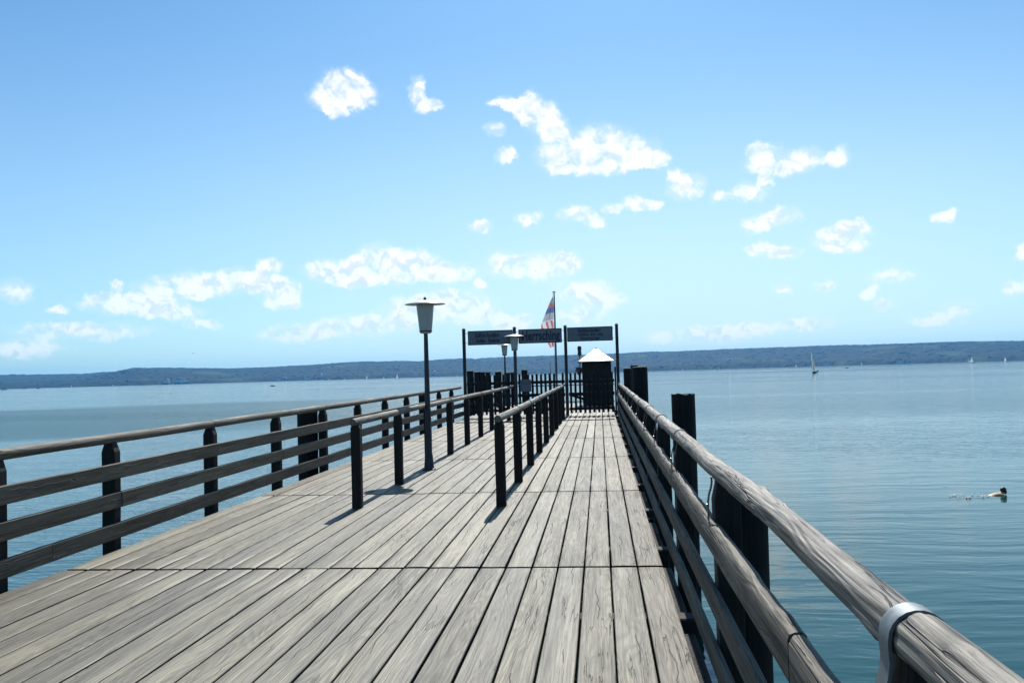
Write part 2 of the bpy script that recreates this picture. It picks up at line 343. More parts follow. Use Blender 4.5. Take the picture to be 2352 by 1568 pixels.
tag(link('water', me, loc=(0, 0, WATER_Z)), kind='structure', pier=False)

SKYL = [(-75, .9), (-60, .7), (-50, .62), (-36.19, .41), (-32.84, .41), (-30.82, .60), (-29.21, .93), (-28.03, .91), (-23.68, .77), (-21.86, .8), (-19.88, .84), (-18.14, .9), (-15.14, .99), (-14.36, .94), (-13.29, .99), (-11.9, .93), (-10.33, 1.03), (-9.11, 1.06), (-8.37, 1.03), (-8.31, .93), (-7.8, 1.03), (-3.81, 1.06), (-1.28, 1.05), (1.42, 1.06), (3.59, 1.12), (4.87, 1.09), (7.8, 1.12), (10.36, 1.1), (13.26, 1.15), (14.89, 1.14), (16.47, 1.08), (20.74, 1.1), (24.75, 1.0), (32, 1.05), (45, 1.2), (60, 1.1), (75, 1.0)]
def interp(tab, x):
    if x <= tab[0][0]: return tab[0][1]
    for (a, b), (c, d_) in zip(tab, tab[1:]):
        if x <= c: return b+(d_-b)*(x-a)/(c-a)
    return tab[-1][1]
SHORE = 2600.
def shore_r(a): return SHORE + 90*fn(a*.16, 3.1, 0) + 40*fn(a*.6, 8.1, 0)
def hill_z(a, t):
    """ground plus canopy height at azimuth a (deg), t = 0 shore .. 1 crest"""
    r = shore_r(a) + 950*t
    crest = math.tan(R(interp(SKYL, a)))*(SHORE+950) + 3.1
    prof = (.16*min(1, t/.05) + .84*(t*t*(3-2*t))) if t > 0 else 0
    prof *= 1 + .35*fn(a*.35, t*3, 2.)*(1-t)*min(1, t*4)
    return r, crest*max(0., prof)
def forest_material():
    m, n, b = newmat('forest')
    co = n.n('ShaderNodeTexCoord', out=3)
    f = n.noise(co, .035, 5., .65); g = n.noise(n.v('MULTIPLY', co, (1, 1, 2)), .0052, 3., .55)
    col = n.mix(n.ramp(f, .35, .65), (.006, .010, .006, 1), (.015, .024, .011, 1))
    col = n.mix(n.ramp(g, .60, .66), col, (.035, .056, .022, 1))
    n.put(b.inputs['Base Color'], col); b.inputs['Roughness'].default_value = .9; b.inputs['Specular IOR Level'].default_value = .1
    return m
FOREST = forest_material()
def hills(name, a0, a1, step, nt, zfun, tree, seed):
    mb = MB(); na = int((a1-a0)/step)+1; vs = []; fs = []
    for i in range(na):
        a = a0+i*step; ca, sa = math.cos(R(a)), math.sin(R(a))
        for k in range(nt+2):
            t_ = min(k, nt)/nt
            r, z = zfun(a, t_)
            if k == nt+1: r += 300; z *= .5
            jx = (random.random()-.5)*16; jr = (random.random()-.5)*14
            if k > 0:
                lump = .5+.5*fn(a*9+seed, t_*40, 1.)
                z += tree*(.45*random.random()**1.5+.55*lump)*min(1, k/1.5)
                r += jr
            vs.append((r*sa+jx*ca, r*ca-jx*sa, WATER_Z-1.+z+(1.2 if k else 0)))
    w = nt+2
    for i in range(na-1):
        for k in range(w-1): fs.append((i*w+k, (i+1)*w+k, (i+1)*w+k+1, i*w+k+1))
    me = bpy.data.meshes.new(name); me.from_pydata(vs, [], fs); me.materials.append(FOREST)
    return link(name, me)
tag(hills('wooded_hills', -75, 75, .14, 46, hill_z, 5., 0.), 'long dark wooded ridge along the far lake shore', 'hills', kind='structure', pier=False)
FARL = [(-75, 1.3), (-55, 1.0), (-36.19, .72), (-33.98, .68), (-31.55, .67), (-30.9, .75), (-29.94, .76), (-28.5, .74), (-24, .5), (-20, .2)]
def far_z(a, t):
    r = 3800+500*t; return r, (math.tan(R(interp(FARL, a)))*4300+3.1)*min(1, .5+.5*t)
tag(hills('distant_ridge', -75, -20, .14, 12, far_z, 6., 50.), 'paler ridge fading behind the wooded hills', 'hills', kind='structure', pier=False)
# haze: one even body of air over the lake and hills
hb = MB(); e_ = 4950.
hb.add([(x, y, z) for z in (WATER_Z-2.2, 104.) for x, y in ((-e_, -e_), (e_, -e_), (e_, e_), (-e_, e_))], [(0, 1, 2, 3), (4, 5, 6, 7), (0, 1, 5, 4), (1, 2, 6, 5), (2, 3, 7, 6), (3, 0, 4, 7)])
hm = bpy.data.materials.new('haze'); hm.use_nodes = True; hm.node_tree.nodes.clear(); hn = NT(hm.node_tree)
pv = hn.n('ShaderNodeVolumePrincipled', {'Color': (.08, .44, .95, 1), 'Density': .00011, 'Anisotropy': .2})
hm.node_tree.links.new(pv, hm.node_tree.nodes.new('ShaderNodeOutputMaterial').inputs['Volume'])
hz = hb.build('haze', hm); tag(hz, kind='stuff', pier=False)

# ================================================================== PIER DECK
XR, XL = .447, -4.477
NP = 24; PW = (XR-XL)/NP; L0, BAY = 6.869, 4.186
deck = empty('pier_deck', (0, 0, 0)); tag(deck, 'broad weathered plank deck of the pier', kind='structure')
PLANKS = []
def plank_mesh(seed, ln, mat='deck'):
    mb = MB(); rg = random.Random(seed); nseg = 12; rs = []
    w0 = PW-.0115-rg.random()**2*.014; c = (rg.random()-.35)*.004; tw = (rg.random()-.5)*.004
    for i in range(nseg+1):
        y = -ln/2+ln*i/nseg; u = i/nseg
        wl = w0/2+.0022*fn(seed*3.1, y*1.3, 0)+.0012*fn(seed, y*6, 1)-.003*rg.random()*(i in (0, nseg))
        wr = w0/2+.0022*fn(seed*5.7, y*1.3, 4)+.0012*fn(seed, y*6, 7)
        z0 = tw*(u-.5)+.0012*fn(seed, y*.8, 9); b = .004; e = -.0015 if i in (0, nseg) else 0
        rs.append([(-wl+.002, y, -.048), (-wl, y, -b+z0), (-wl+b, y, z0+e), (-wl*.5, y, z0+c*.75+e), (0, y, z0+c+e), (wr*.5, y, z0+c*.75+e), (wr-b, y, z0+e), (wr, y, -b+z0), (wr-.002, y, -.048)])
    mb.rings(rs); mb.mi[-1] = mb.mi[-2] = 1
    return mb.mesh('plank', [M[mat], M['post']], smooth=True)
PLANKS = [plank_mesh(i+1, BAY-.05) for i in range(14)]
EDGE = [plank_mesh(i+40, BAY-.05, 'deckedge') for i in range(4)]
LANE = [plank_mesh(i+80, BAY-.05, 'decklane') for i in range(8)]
for bay in range(-2, 7):
    yc = L0+(bay+.5)*BAY
    for i in range(NP):
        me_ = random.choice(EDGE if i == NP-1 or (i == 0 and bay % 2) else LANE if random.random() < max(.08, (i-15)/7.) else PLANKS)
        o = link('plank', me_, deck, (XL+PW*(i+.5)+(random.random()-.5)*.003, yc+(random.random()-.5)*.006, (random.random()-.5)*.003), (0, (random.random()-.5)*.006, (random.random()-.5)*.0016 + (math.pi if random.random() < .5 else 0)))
END = L0+7*BAY+1.9
SHORT = [plank_mesh(i+60, 1.90) for i in range(5)]
for i in range(NP):
    link('plank', random.choice(SHORT), deck, (XL+PW*(i+.5)+(random.random()-.5)*.003, L0+7*BAY+.96, (random.random()-.5)*.003))
for k in range(-6, 38):                                   # cross beams that carry the deck and the railing posts
    y = 9.9+2.1*k/2
    if -2 < y < END-.2 and k % 2 == 0:
        MB().box((0, 0, 0), (5.22, .16, .2), .01).build('cross_beam', M['beam'], deck, (-2.05, y+.02, -.155))
for a, b in ((-1., 1.5), (1.95, 3.75), (4.15, 5.6), (6.0, 7.4), (7.7, 9.5), (9.75, 14.), (14.1, 20.), (20.1, 28.)):   # dark strips added beside the log railing for the shaded water there
    MB().box((0, 0, 0), (.085, b-a, .14), .01).build('dark_edge_strip', M['pile'], deck, (.50, (a+b)/2, -.2))
for x in (-4.3, -3.1, -2.0, -.9, .25):
    MB().box((0, 0, 0), (.14, END+1.4, .16), .01).build('stringer', M['beam'], deck, (x, (END-1.4)/2, -.338))
for y in (1.6, 7.8, 14.1, 20.4, 26.7, 33.0):
    for x in (-4.2, -2., .2):
        MB().lathe([(.13, -2.6), (.125, 0)], 12).build('support_pile', M['pile'], deck, (x, y+.02, -.42))

# ================================================================== RAILING PIECES
def post_mesh(w, dp, z0, z1, neck, nw, seed):
    """square post with chamfered shoulders under the rail"""
    rg = random.Random(seed); rs = []
    for z, k, kd in ((z0, 1, 1), (z0*.5, 1.01, 1), (.2, .99, 1), (.5, 1, 1), (z1-neck, 1, 1), (z1-neck*.25, (nw/w+.03), .9), (z1, nw/w, .86)):
        x, y, b = w/2*k, dp/2*kd, .009; jx, jy = (rg.random()-.5)*.005, (rg.random()-.5)*.005
        rs.append([(px+jx, py+jy, z) for px, py in ((x-b, -y), (x, -y+b), (x, y-b), (x-b, y), (-x+b, y), (-x, y-b), (-x, -y+b), (-x+b, -y))])
    return MB().rings(rs).mesh('post', M['post'])
def log_mesh(ln, r, seed, n=18, bend=.006, rough=.05, step=.06, mat=None, flat=0., knots=.8):
    """round pole along local Y with an uneven skin and a few knots"""
    rg = random.Random(seed); ns = max(4, int(ln/step)); rs = []
    kn = [(rg.uniform(-ln/2, ln/2), rg.uniform(0, 6.28), rg.uniform(.05, .13)*r*2) for _ in range(int(ln*knots))]
    for i in range(ns+1):
        y = -ln/2+ln*i/ns; ring = []
        cx, cz = bend*fn(seed, y*.5, 1), bend*fn(seed, y*.5, 5)
        for j in range(n):
            a = 2*math.pi*j/n
            rr = r*(1+rough*fn(math.cos(a)*1.3+seed, math.sin(a)*1.3, y*1.2)+rough*.5*fn(math.cos(a)*3+seed, math.sin(a)*3, y*5))
            rr -= flat*r*max(0, math.cos(a*4))*.5
            if n > 20: rr -= .09*r*max(0, fn(math.cos(a)*4.5+seed*2, math.sin(a)*4.5, y*.9)-.05)
            for ky, ka, kh in kn:
                da = (a-ka+math.pi) % (2*math.pi)-math.pi
                rr += kh*math.exp(-((y-ky)/.035)**2-(da/.5)**2)
            if i in (0, ns): rr *= .93
            ring.append((cx+rr*math.cos(a), y, cz+rr*math.sin(a)))
        rs.append(ring)
    return MB().rings(rs).mesh('pole', mat or M['log'], smooth=True)
def board_mesh(ln, th, ht, seed, mat, wany=.0, roundtop=False, step=.12):
    rs = []; ns = max(3, int(ln/step))
    for i in range(ns+1):
        y = -ln/2+ln*i/ns; b = .005
        dz = wany*fn(seed, y*2.2, 0)+wany*.5*fn(seed, y*7, 3); dx = .004*fn(seed, y*.6, 5)
        db = wany*.6*fn(seed, y*1.5, 8)
        x, z = th/2, ht/2
        if roundtop:
            wv_ = wany*.5*fn(seed, y*3, 2)
            prof = [(-x+.004, -z+db), (x-.004, -z+db), (x, -z+.006+db), (x, z*.5+dz), (x*.8, z*.85+dz), (x*.3, z+dz), (-x*.35+wv_, z*.99+dz), (-x*.8, z*.87+dz+wv_), (-x, z*.68+dz+wv_), (-x, -z+.006+db)]
        else:
            prof = [(-x+b, -z+db), (x-b, -z+db), (x, -z+b+db), (x, z-b+dz), (x-b, z+dz), (-x+b, z+dz), (-x, z-b+dz), (-x, -z+b+db)]
        rs.append([(px+dx, y, pz) for px, pz in prof])
    return MB().rings(rs).mesh('rail_board', mat, smooth=True)
def strap_mesh(r, drop, w=.045, inner=-1, mat='shadesteel', over=True):
    """flat steel strap over a pole, running down the post on its inner side"""
    th = .0035; pts = []
    for k in range(0, 13):
        a = -.35+(math.pi+.35)*k/12
        pts.append((-inner*(r+.004)*math.cos(a), (r+.004)*math.sin(a)))
    x = inner*(r+.004)
    pts += [(x*1.0, -.02), (x*.97, -.045), (x*1.06, -.075), (x*1.24, -.105), (x*1.34, -.14), (x*1.36, -drop*.6), (x*1.36, -drop)]
    if not over: pts = pts[13:]
    out = []
    for i, p in enumerate(pts):
        q0, q1 = pts[max(i-1, 0)], pts[min(i+1, len(pts)-1)]
        tx, tz = q1[0]-q0[0], q1[1]-q0[1]; l = math.hypot(tx, tz); nx, nz = -tz/l*th, tx/l*th
        out.append([(p[0]-nx, -w/2, p[1]-nz), (p[0]-nx, w/2, p[1]-nz), (p[0]+nx, w/2, p[1]+nz), (p[0]+nx, -w/2, p[1]+nz)])
    return MB().rings(out).mesh('strap', M[mat], smooth=True)
def screw(parent, x, y, z):
    mb = MB(); mb.tube([(-.005, 0, 0), (.003, 0, 0)], .009, 8); return mb.build('screw', M['bolt'], parent, (x, y, z))

# ---- left railing: posts outside the deck edge, round top rail, three boards
rl = empty('railing', (-4.6, 0, 0)); tag(rl, 'long plank railing with round top rail and three boards on open lake side', 'railing')
stations = [5.7+2.1*k-2.1*3 for k in range(14)]
pm = [post_mesh(.128, .115, -.5, .985, .095, .078, s) for s in range(5)]
for k, y in enumerate(stations): link('post', pm[k % 5], rl, (0, y if k != 3 else 6.22, 0))
def sections(y0, y1, ln, ph=0.):
    ys = [y0]; y = y0+ph if ph else y0+ln
    while y < y1-.4: ys.append(y); y += ln
    ys.append(y1); return list(zip(ys, ys[1:]))
for k, (a, b) in enumerate(sections(-.6, 28.42, 4.2, 2.1+.0)):
    link('top_rail', log_mesh(b-a-.006, .046, 30+k, 14, rough=.05, mat=M['rail'], step=.12), rl, (.0+.01, (a+b)/2, 1.012))
for j, zt in enumerate((.785, .515, .235)):
    for k, (a, b) in enumerate(sections(-.6, 28.42, 4.2, (2.1, 4.2, 3.15)[j])):
        link('rail_board', board_mesh(b-a-.008, .042, .142, j*20+k, M['board'], .004), rl, (.0855, (a+b)/2, zt-.071))

# ---- right railing
rr_ = empty('railing', (.6, 0, 0)); tag(rr_, 'railing with thick silver-grey log and half-round rail tight beside deck edge', 'railing')
pst = [-.4, 1.80, 4.5, 6.75, 8.88, 10.98] + [10.98+2.13*k for k in range(1, 9)]
pm2 = [post_mesh(.13, .13, -.6, .968, .1, .09, 40+s) for s in range(4)]
for k, y in enumerate(pst):
    link('post', pm2[k % 4], rr_, (.012, y, 0))
    st = link('strap', strap_mesh(.053, .30 if k == 1 else .24, .058 if k == 1 else .03, -1, 'steel' if k == 1 else 'shadesteel', k != 2), rr_, (0, y+(.0 if k else 0), 1.003))
    screw(st, -.0805, .004, -.165)
joints = [-1., 1.785, 6.74, 10.99, 15.24, 19.5, 23.76, 28.42]
for k, (a, b) in enumerate(zip(joints, joints[1:])):
    link('top_rail', log_mesh(b-a-.008, (.054 if k == 0 else .0505), 70+k, 40, bend=.016, rough=.11, step=.035 if k < 3 else .06, flat=.05, knots=1.8), rr_, (0, (a+b)/2, 1.003))
for k, (a, b) in enumerate(sections(-1., 28.42, 4.26, 3.6)):
    link('half_round_rail', board_mesh(b-a-.01, .062, .145, 200+k, M['rail'], .016, True, .06), rr_, (-.055, (a+b)/2, .695))
for j, zt in enumerate((.44, .155)):
    for k, (a, b) in enumerate(sections(-1., 28.42, 4.26, (2.5, 4.26)[j])):
        link('rail_board', board_mesh(b-a-.01, .032, .125, 300+j*20+k, M['board'], .003), rr_, (-.068, (a+b)/2, zt-.0625))

# ---- the two handrails on the deck
def handrail(x, label, first, seed):
    h = empty('handrail', (x, 0, 0)); tag(h, label, 'handrail')
    ms = [post_mesh(.112, .10, 0., .968, .05, .085, seed+s) for s in range(4)]
    y = 9.93; k = 0; ys = []
    while y < 28: link('post', ms[k % 4], h, (0, y, .001)); ys.append(y); y += 2.11; k += 1
    cuts = [9.80]+[ys[i]+.02 for i in first]+[28.42]
    for k, (a, b) in enumerate(zip(cuts, cuts[1:])):
        link('top_rail', log_mesh(b-a-.006, .042 if k else .044, seed+9+k, 16, rough=.06, step=.09, bend=.008), h, (0, (a+b)/2, 1.003+(0. if k else -.004)))
    for y in ys[1:]:
        link('strap', strap_mesh(.0435, .17, .028, 1), h, (0, y, 1.003))
handrail(-2.845, 'round wooden handrail on dark posts running behind the tall front lamp', (1, 5), 500)
handrail(-1.165, 'round pale handrail on dark posts ending at the post right of the Herrsching sign', (3, 6), 600)
# ================================================================== SIGN POSTS, SIGNS, GATES
GY = 28.5
PX = (-4.44, -2.755, -1.085, .585)
for x, lb in zip(PX, ('slim dark sign post where the left plank railing ends', 'slim dark sign post between the southern tour sign and Herrsching sign', 'slim dark sign post between Herrsching sign and northern tour sign', 'slim dark sign post where the log railing ends')):
    p_ = empty('sign_post', (x, GY, 0)); tag(p_, lb, 'post')
    MB().box((0, 0, 1.46), (.10, .10, 2.92), .008).build('shaft', M['signpost'], p_)
    MB().rings([[(sx*k, sy*k, z) for sx, sy in ((-.056, -.056), (.056, -.056), (.056, .056), (-.056, .056))] for k, z in ((1, 2.921), (1, 2.938), (.15, 2.975))]).build('cap', M['signpost'], p_)
    MB().box((0, 0, .012), (.16, .16, .024), .004).build('base_plate', M['bolt'], p_)
def text(body, size, sx, mat, parent, loc, bold=.026):
    cu = bpy.data.curves.new('lettering', 'FONT'); cu.body = body; cu.size = size; cu.align_x = 'CENTER'; cu.align_y = 'CENTER'
    cu.extrude = .0015; cu.offset = bold*size; cu.resolution_u = 3; cu.space_character = 1.02
    tmp = bpy.data.objects.new('tmp', cu); C.objects.link(tmp)
    dg = bpy.context.evaluated_depsgraph_get(); me = bpy.data.meshes.new_from_object(tmp.evaluated_get(dg))
    bpy.data.objects.remove(tmp); me.name = 'lettering'; me.materials.clear(); me.materials.append(mat)
    o = link('lettering', me, parent, loc, (R(90), 0, 0)); o.scale = (sx, 1, 1)
    return o
def sign(x0, x1, z0, z1, label, lines):
    xc, zc, w, hgt = (x0+x1)/2, (z0+z1)/2, x1-x0, z1-z0
    s_ = empty('sign_board', (xc, GY, zc)); tag(s_, label, 'sign')
    MB().box((0, 0, 0), (w-.03, .04, hgt-.03), .003).build('panel', M['signgrey'], s_)
    b = .028
    for nm, c, d_ in (('frame_bar', (0, 0, hgt/2-b/2), (w, .056, b)), ('frame_bar', (0, 0, -hgt/2+b/2), (w, .056, b)), ('frame_bar', (-w/2+b/2, 0, 0), (b, .054, hgt-2*b)), ('frame_bar', (w/2-b/2, 0, 0), (b, .054, hgt-2*b))):
        MB().box((0, 0, 0), d_, .004).build(nm, M['signframe'], s_, c)
    for body, sz, sx, dx_, dz_ in lines: text(body, sz, sx, M['letter'], s_, (dx_, -.0225, dz_))
    return s_
def brackets(s_, xs):
    for xa, xb in xs:
        for z in (-.145, -.17, .145, .17):
            MB().tube([(xa, 0, z), (xb, 0, z)], .004, 6).build('bracket', M['bolt'], s_)
s1 = sign(-4.305, -2.815, 2.395, 2.868, 'grey sign reading Südliche Rundfahrt Dießen Riederau', [('Südliche Rundfahrt', .185, .56, -.10, .075), ('Dießen - Riederau', .185, .56, -.08, -.095)])
brackets(s1, [(-.83, -.74), (.74, .755)])
s2 = sign(-2.625, -1.20, 2.40, 2.868, 'grey sign reading Herrsching in large condensed letters', [('Herrsching', .44, .62, .02, -.0)])
brackets(s2, [(-.79, -.705), (.705, .78)])
s3 = sign(-1.025, .455, 2.412, 2.878, 'grey sign reading Nördliche Rundfahrt above two smaller lines', [('Nördliche Rundfahrt', .155, .56, -.02, .115), ('n. Breitbrunn - Buch - Utting', .12, .58, .0, -.015), ('Schondorf und Stegen', .12, .58, .0, -.135)])
brackets(s3, [(-.75, -.735), (.735, .785)])

def gate(x0, x1, label, skip=(), brace=True, flip=False):
    g = empty('picket_gate', (x0, GY+.0, 0)); tag(g, label, 'gate')
    w = x1-x0; n = int(round(w/.147)); sp = w/n
    pk = [MB().box((0, 0, 0), (.074, .022, 1.30), .005).mesh('picket', M['picket']) for _ in range(2)]
    for i in range(n):
        if i in skip: continue
        link('picket', pk[i % 2], g, (sp*(i+.5), -.03, .09+.65+(random.random()-.5)*.03), (0, (random.random()-.5)*.012, 0))
    for z, h_ in ((1.12, .095), (.70, .11), (.225, .085)):
        MB().box((0, 0, 0), (w-.01, .035, h_), .005).build('rail', M['beam'], g, (w/2, .0, z))
    for z in (1.005, .455):
        MB().box((0, 0, 0), (w-.01, .03, .03), .005).build('rail', M['beam'], g, (w/2, .0, z))
    if brace:
        a, b = Vector((.06, .032, .68)), Vector((w-.06, .032, .2))
        if flip: a, b = Vector((w-.06, .032, .68)), Vector((.06, .032, .2))
        dv = b-a
        MB().box((0, 0, 0), (dv.length, .026, .085), .005).build('brace', M['beam'], g, (a+b)/2, rot=(0, -math.atan2(dv.z, dv.x), 0))
    return g
gate(PX[0]+.055, PX[1]-.055, 'dark picket gate under the southern tour sign')
gate(PX[1]+.055, PX[2]-.055, 'dark picket gate under the Herrsching sign with a notice hung on it', skip=(9,), flip=True)
gate(PX[2]+.055, PX[3]-.125, 'dark picket gate under the northern tour sign in front of the hut')
o = MB().box((0, 0, .78), (.055, .06, 1.56), .006).build('gate_post', M['post'], None, (.495, GY+.01, 0)); tag(o, 'narrow dark latch post at the gate beside the log railing', 'post')
nb = empty('notice_board', (-2.43, GY-.0435, 1.02)); tag(nb, 'small grey notice hung on the middle picket gate', 'notice')
MB().box((0, 0, 0), (.36, .012, .40), .004).build('panel', M['signgrey'], nb)
for dx_ in (-.075, .075):
    mb = MB(); mb.rings([[(r*math.cos(a*math.pi/10), y, r*math.sin(a*math.pi/10)) for a in range(20)] for r, y in ((.045, -.003), (.058, -.003), (.058, .003), (.045, .003))], caps=False)
    mb.build('round_symbol', M['letter'], nb, (dx_, -.0075, .10))

# ================================================================== MOORING PILES
def pile(x, y, r, top, label, group=None, n=18, ragged=.012, cut=True, bottom=-2.6):
    p_ = empty('mooring_pile', (x, y, 0)); tag(p_, label, 'pile', group)
    sd = random.random()*50; rs = []; nz = 14
    for i in range(nz+1):
        z = bottom+(top-bottom)*i/nz
        rs.append([(r*(1+.05*fn(math.cos(a)*1.5+sd, math.sin(a)*1.5, z*.6)+.03*fn(math.cos(a)*5+sd, math.sin(a)*5, z*1.5))*math.cos(a), r*(1+.05*fn(math.cos(a)*1.5+sd, math.sin(a)*1.5, z*.6))*math.sin(a), z+(ragged*fn(math.cos(a)*2+sd, math.sin(a)*2, 0) if i == nz else 0)) for a in (2*math.pi*j/n for j in range(n))])
    MB().rings(rs).build('shaft', M['pile'], p_, smooth=True)
    if cut: MB().rings([[(k*r*math.cos(2*math.pi*j/n), k*r*math.sin(2*math.pi*j/n), top+dz+ragged) for j in range(n)] for k, dz in ((.99, -.02), (.985, .004), (.6, .008))]).build('sawn_top', M['cut'], p_)
    return p_
pile(.875, 5.72, .158, .75, 'stout black pile close behind the log railing, its top below the log', ragged=.006)
pile(1.075, 11.6, .152, 1.17, 'black pile standing alone in the water beyond the log railing', ragged=.03, cut=False)
pile(-4.86, 14.1, .165, .95, 'broad dark pile against the outside of the left plank railing', ragged=.006)
pile(.93, 20.6, .178, 1.52, 'stout dark pile with pale top beside the far log railing')
pile(.80, 25.6, .12, 1.49, 'slimmer dark pile between the stout pile and the gate', ragged=.006)
pile(1.22, 31.2, .13, 1.58, 'dark pile rising behind the pair at the log railing')
pile(1.03, 22.6, .10, 1.47, 'thin dark pile touching the back of the stout pale-topped pile')
pile(-6.31, 30.2, .06, .79, 'small lone stake in the water outside the left railing', cut=False)
for x, z, d_ in ((-5.74, 1.56, .30), (-5.43, 1.51, .28), (-5.19, 1.50, .23), (-4.95, 1.49, .2), (-4.48, 1.49, .29), (-4.05, 1.44, .2), (-3.84, 1.45, .2), (-3.32, 1.54, .27)):
    pile(x, 38.3+random.random()*.1, d_/2, z-.02, 'dark mooring pile in the tight cluster of four behind the southern tour gate' if x < -4.9 else 'dark mooring pile standing singly between the tight cluster and the close pair' if x < -4.4 else 'one of a close pair of dark piles behind the lamp at the sign posts' if x < -3.8 else 'tallest dark mooring pile standing beside the small grey notice', 'piles along the pier head')

# ================================================================== LAMPS
def lamp(x, y, label, k=1.):
    l = empty('street_lamp', (x, y, 0)); tag(l, label, 'lamp', 'lamps along the pier')
    MB().lathe([(.108, 0), (.108, .018), (.10, .024), (.02, .024)], 20).build('foot_plate', M['navy'], l, smooth=True)
    MB().lathe([(.082, .024), (.078, .06), (.062, .24), (.050, .262), (.053, .285), (.046, .30)], 20).build('base', M['navy'], l, smooth=True)
    MB().lathe([(.046, .30), (.043, 1.25), (.033, 2.16), (.033, 2.19)], 16).build('pole', M['navy'], l, smooth=True)
    sh = MB().lathe([(.035, 2.165), (.085, 2.172), (.098, 2.20), (.104, 2.25), (.139, 2.60), (.139, 2.635)], 28).build('lamp_shade', M['opal'], l, smooth=True)
    MB().lathe([(.1005, 2.195), (.1035, 2.2), (.1035, 2.212), (.1005, 2.214)], 28).build('rim', M['navy'], sh, smooth=True)
    MB().lathe([(.02, 2.633), (.318, 2.633), (.327, 2.638), (.318, 2.646), (.22, 2.674), (.12, 2.695), (.03, 2.706), (.004, 2.708)], 36).build('cap', M['capwhite'], l, smooth=True)
    MB().lathe([(.022, 2.704), (.026, 2.72), (.016, 2.745), (.004, 2.757)], 12).build('finial', M['navy'], l, smooth=True)
lamp(-2.752, 13.72, 'tall white-capped lamp standing in the open beside the front handrail')
lamp(-2.745, 28.26, 'white-capped lamp in front of the post beside the Herrsching sign')
lamp(-4.10, 37.7, 'smaller-looking white-capped lamp rising among the far mooring piles')

# ================================================================== HUT, SIGNAL, FLAG
hx0, hx1, hy0, hy1, hz_ = -.73, .47, 36.0, 37.2, 1.81
hut = empty('ticket_hut', ((hx0+hx1)/2, (hy0+hy1)/2, 0)); tag(hut, 'small dark hut with glaring bright pyramid roof behind the gate', 'hut')
w_, d_ = hx1-hx0, hy1-hy0
MB().box((0, 0, .9), (w_-.05, d_-.05, 1.79), .004).build('wall', M['hut'], hut)
nb_ = 9
for i in range(nb_):
    for sy in (-1, 1):
        MB().box((0, 0, 0), (w_/nb_-.012, .022, 1.74), .004).build('wall_board', M['hut'], hut, (-w_/2+w_/nb_*(i+.5), sy*(d_/2-.013), .9))
for sx in (-1, 1):
    for i in range(nb_): MB().box((0, 0, 0), (.022, d_/nb_-.012, 1.74), .004).build('wall_board', M['hut'], hut, (sx*(w_/2-.013), -d_/2+d_/nb_*(i+.5), .9))
rf = MB().rings([[(sx*a, sy*b, z) for sx, sy in ((-1, -1), (1, -1), (1, 1), (-1, 1))] for a, b, z in ((w_/2+.14, d_/2+.14, 1.775), (w_/2+.185, d_/2+.185, 1.795), (w_/2+.18, d_/2+.18, 1.82), (.32, .32, 2.13), (.02, .02, 2.355))]).build('roof', M['roof'], hut)
MB().lathe([(.03, 2.33), (.035, 2.36), (.012, 2.385)], 10).build('ridge_knob', M['roof'], rf)
for sx, sy in ((-1, -1), (1, -1), (1, 1), (-1, 1)):
    MB().tube([(sx*(w_/2+.18), sy*(d_/2+.18), 1.828), (sx*.30, sy*.30, 2.137), (0, 0, 2.35)], .012, 6).build('hip_strip', M['bolt'], rf)
sg = empty('signal_lantern', (-.84, 37.4, 0)); tag(sg, 'tall black signal lantern on a thin pole left of the hut', 'signal')
MB().tube([(0, 0, 0), (0, 0, 2.1)], .022, 8).build('pole', M['black'], sg)
ln_ = MB().lathe([(.03, 2.06), (.085, 2.07), (.085, 2.16), (.095, 2.17), (.095, 2.19), (.078, 2.20), (.078, 2.32), (.09, 2.33), (.085, 2.44), (.05, 2.49), (.02, 2.50)], 12).build('lantern', M['black'], sg)
MB().tube([(0, -.035, 1.85), (0, -.022, 1.85)], .115, 24).build('round_disc', M['disc'], sg)
fb_ = empty('flower_basket', (-.855, 36.3, 1.40)); tag(fb_, 'leafy flower basket hung on the left wall of the hut', 'flower basket')
MB().lathe([(.03, -.14), (.07, -.12), (.11, 0), (.105, .01), (.02, .005)], 12).build('basket', M['pot'], fb_)
MB().tube([(.10, 0, -.02), (.125, 0, .0), (.125, 0, .1)], .008, 6).build('bracket', M['bolt'], fb_)
lv = MB(); bl = MB()
for i in range(150):
    a, rr = random.random()*6.28, random.random()**.5*.19; c = Vector((rr*math.cos(a), rr*math.sin(a), .04+.14*random.random()-.5*rr*random.random()))
    q = Euler((random.random()*3, random.random()*3, random.random()*6)); s_ = .028+.02*random.random()
    (bl if i % 5 == 0 else lv).add([c+q.to_matrix() @ Vector(v)*s_ for v in ((-1, 0, 0), (0, -.5, .1), (1, 0, 0), (0, .5, .1))], [(0, 1, 2, 3)])
lo_ = lv.build('leaves', M['leaf'], fb_); lo_['kind'] = 'stuff'; bo_ = bl.build('blossoms', M['bloom'], fb_); bo_['kind'] = 'stuff'

fp = empty('flagpole', (-1.86, 37.5, 0)); tag(fp, 'slim grey flagpole rising behind the Herrsching sign', 'flagpole')
MB().tube([(0, 0, 0), (0, 0, 2.5), (0, 0, 4.84)], [.052, .043, .028], 12).build('pole', M['mast'], fp)
MB().lathe([(.02, 4.83), (.075, 4.85), (.08, 4.865), (.03, 4.88), (.02, 4.90), (.004, 4.91)], 12).build('truck', M['black'], fp)
MB().tube([(-.07, -.02, 4.83), (-.06, -.03, 3.0), (-.055, -.02, 1.2)], .004, 5).build('halyard', M['black'], fp)
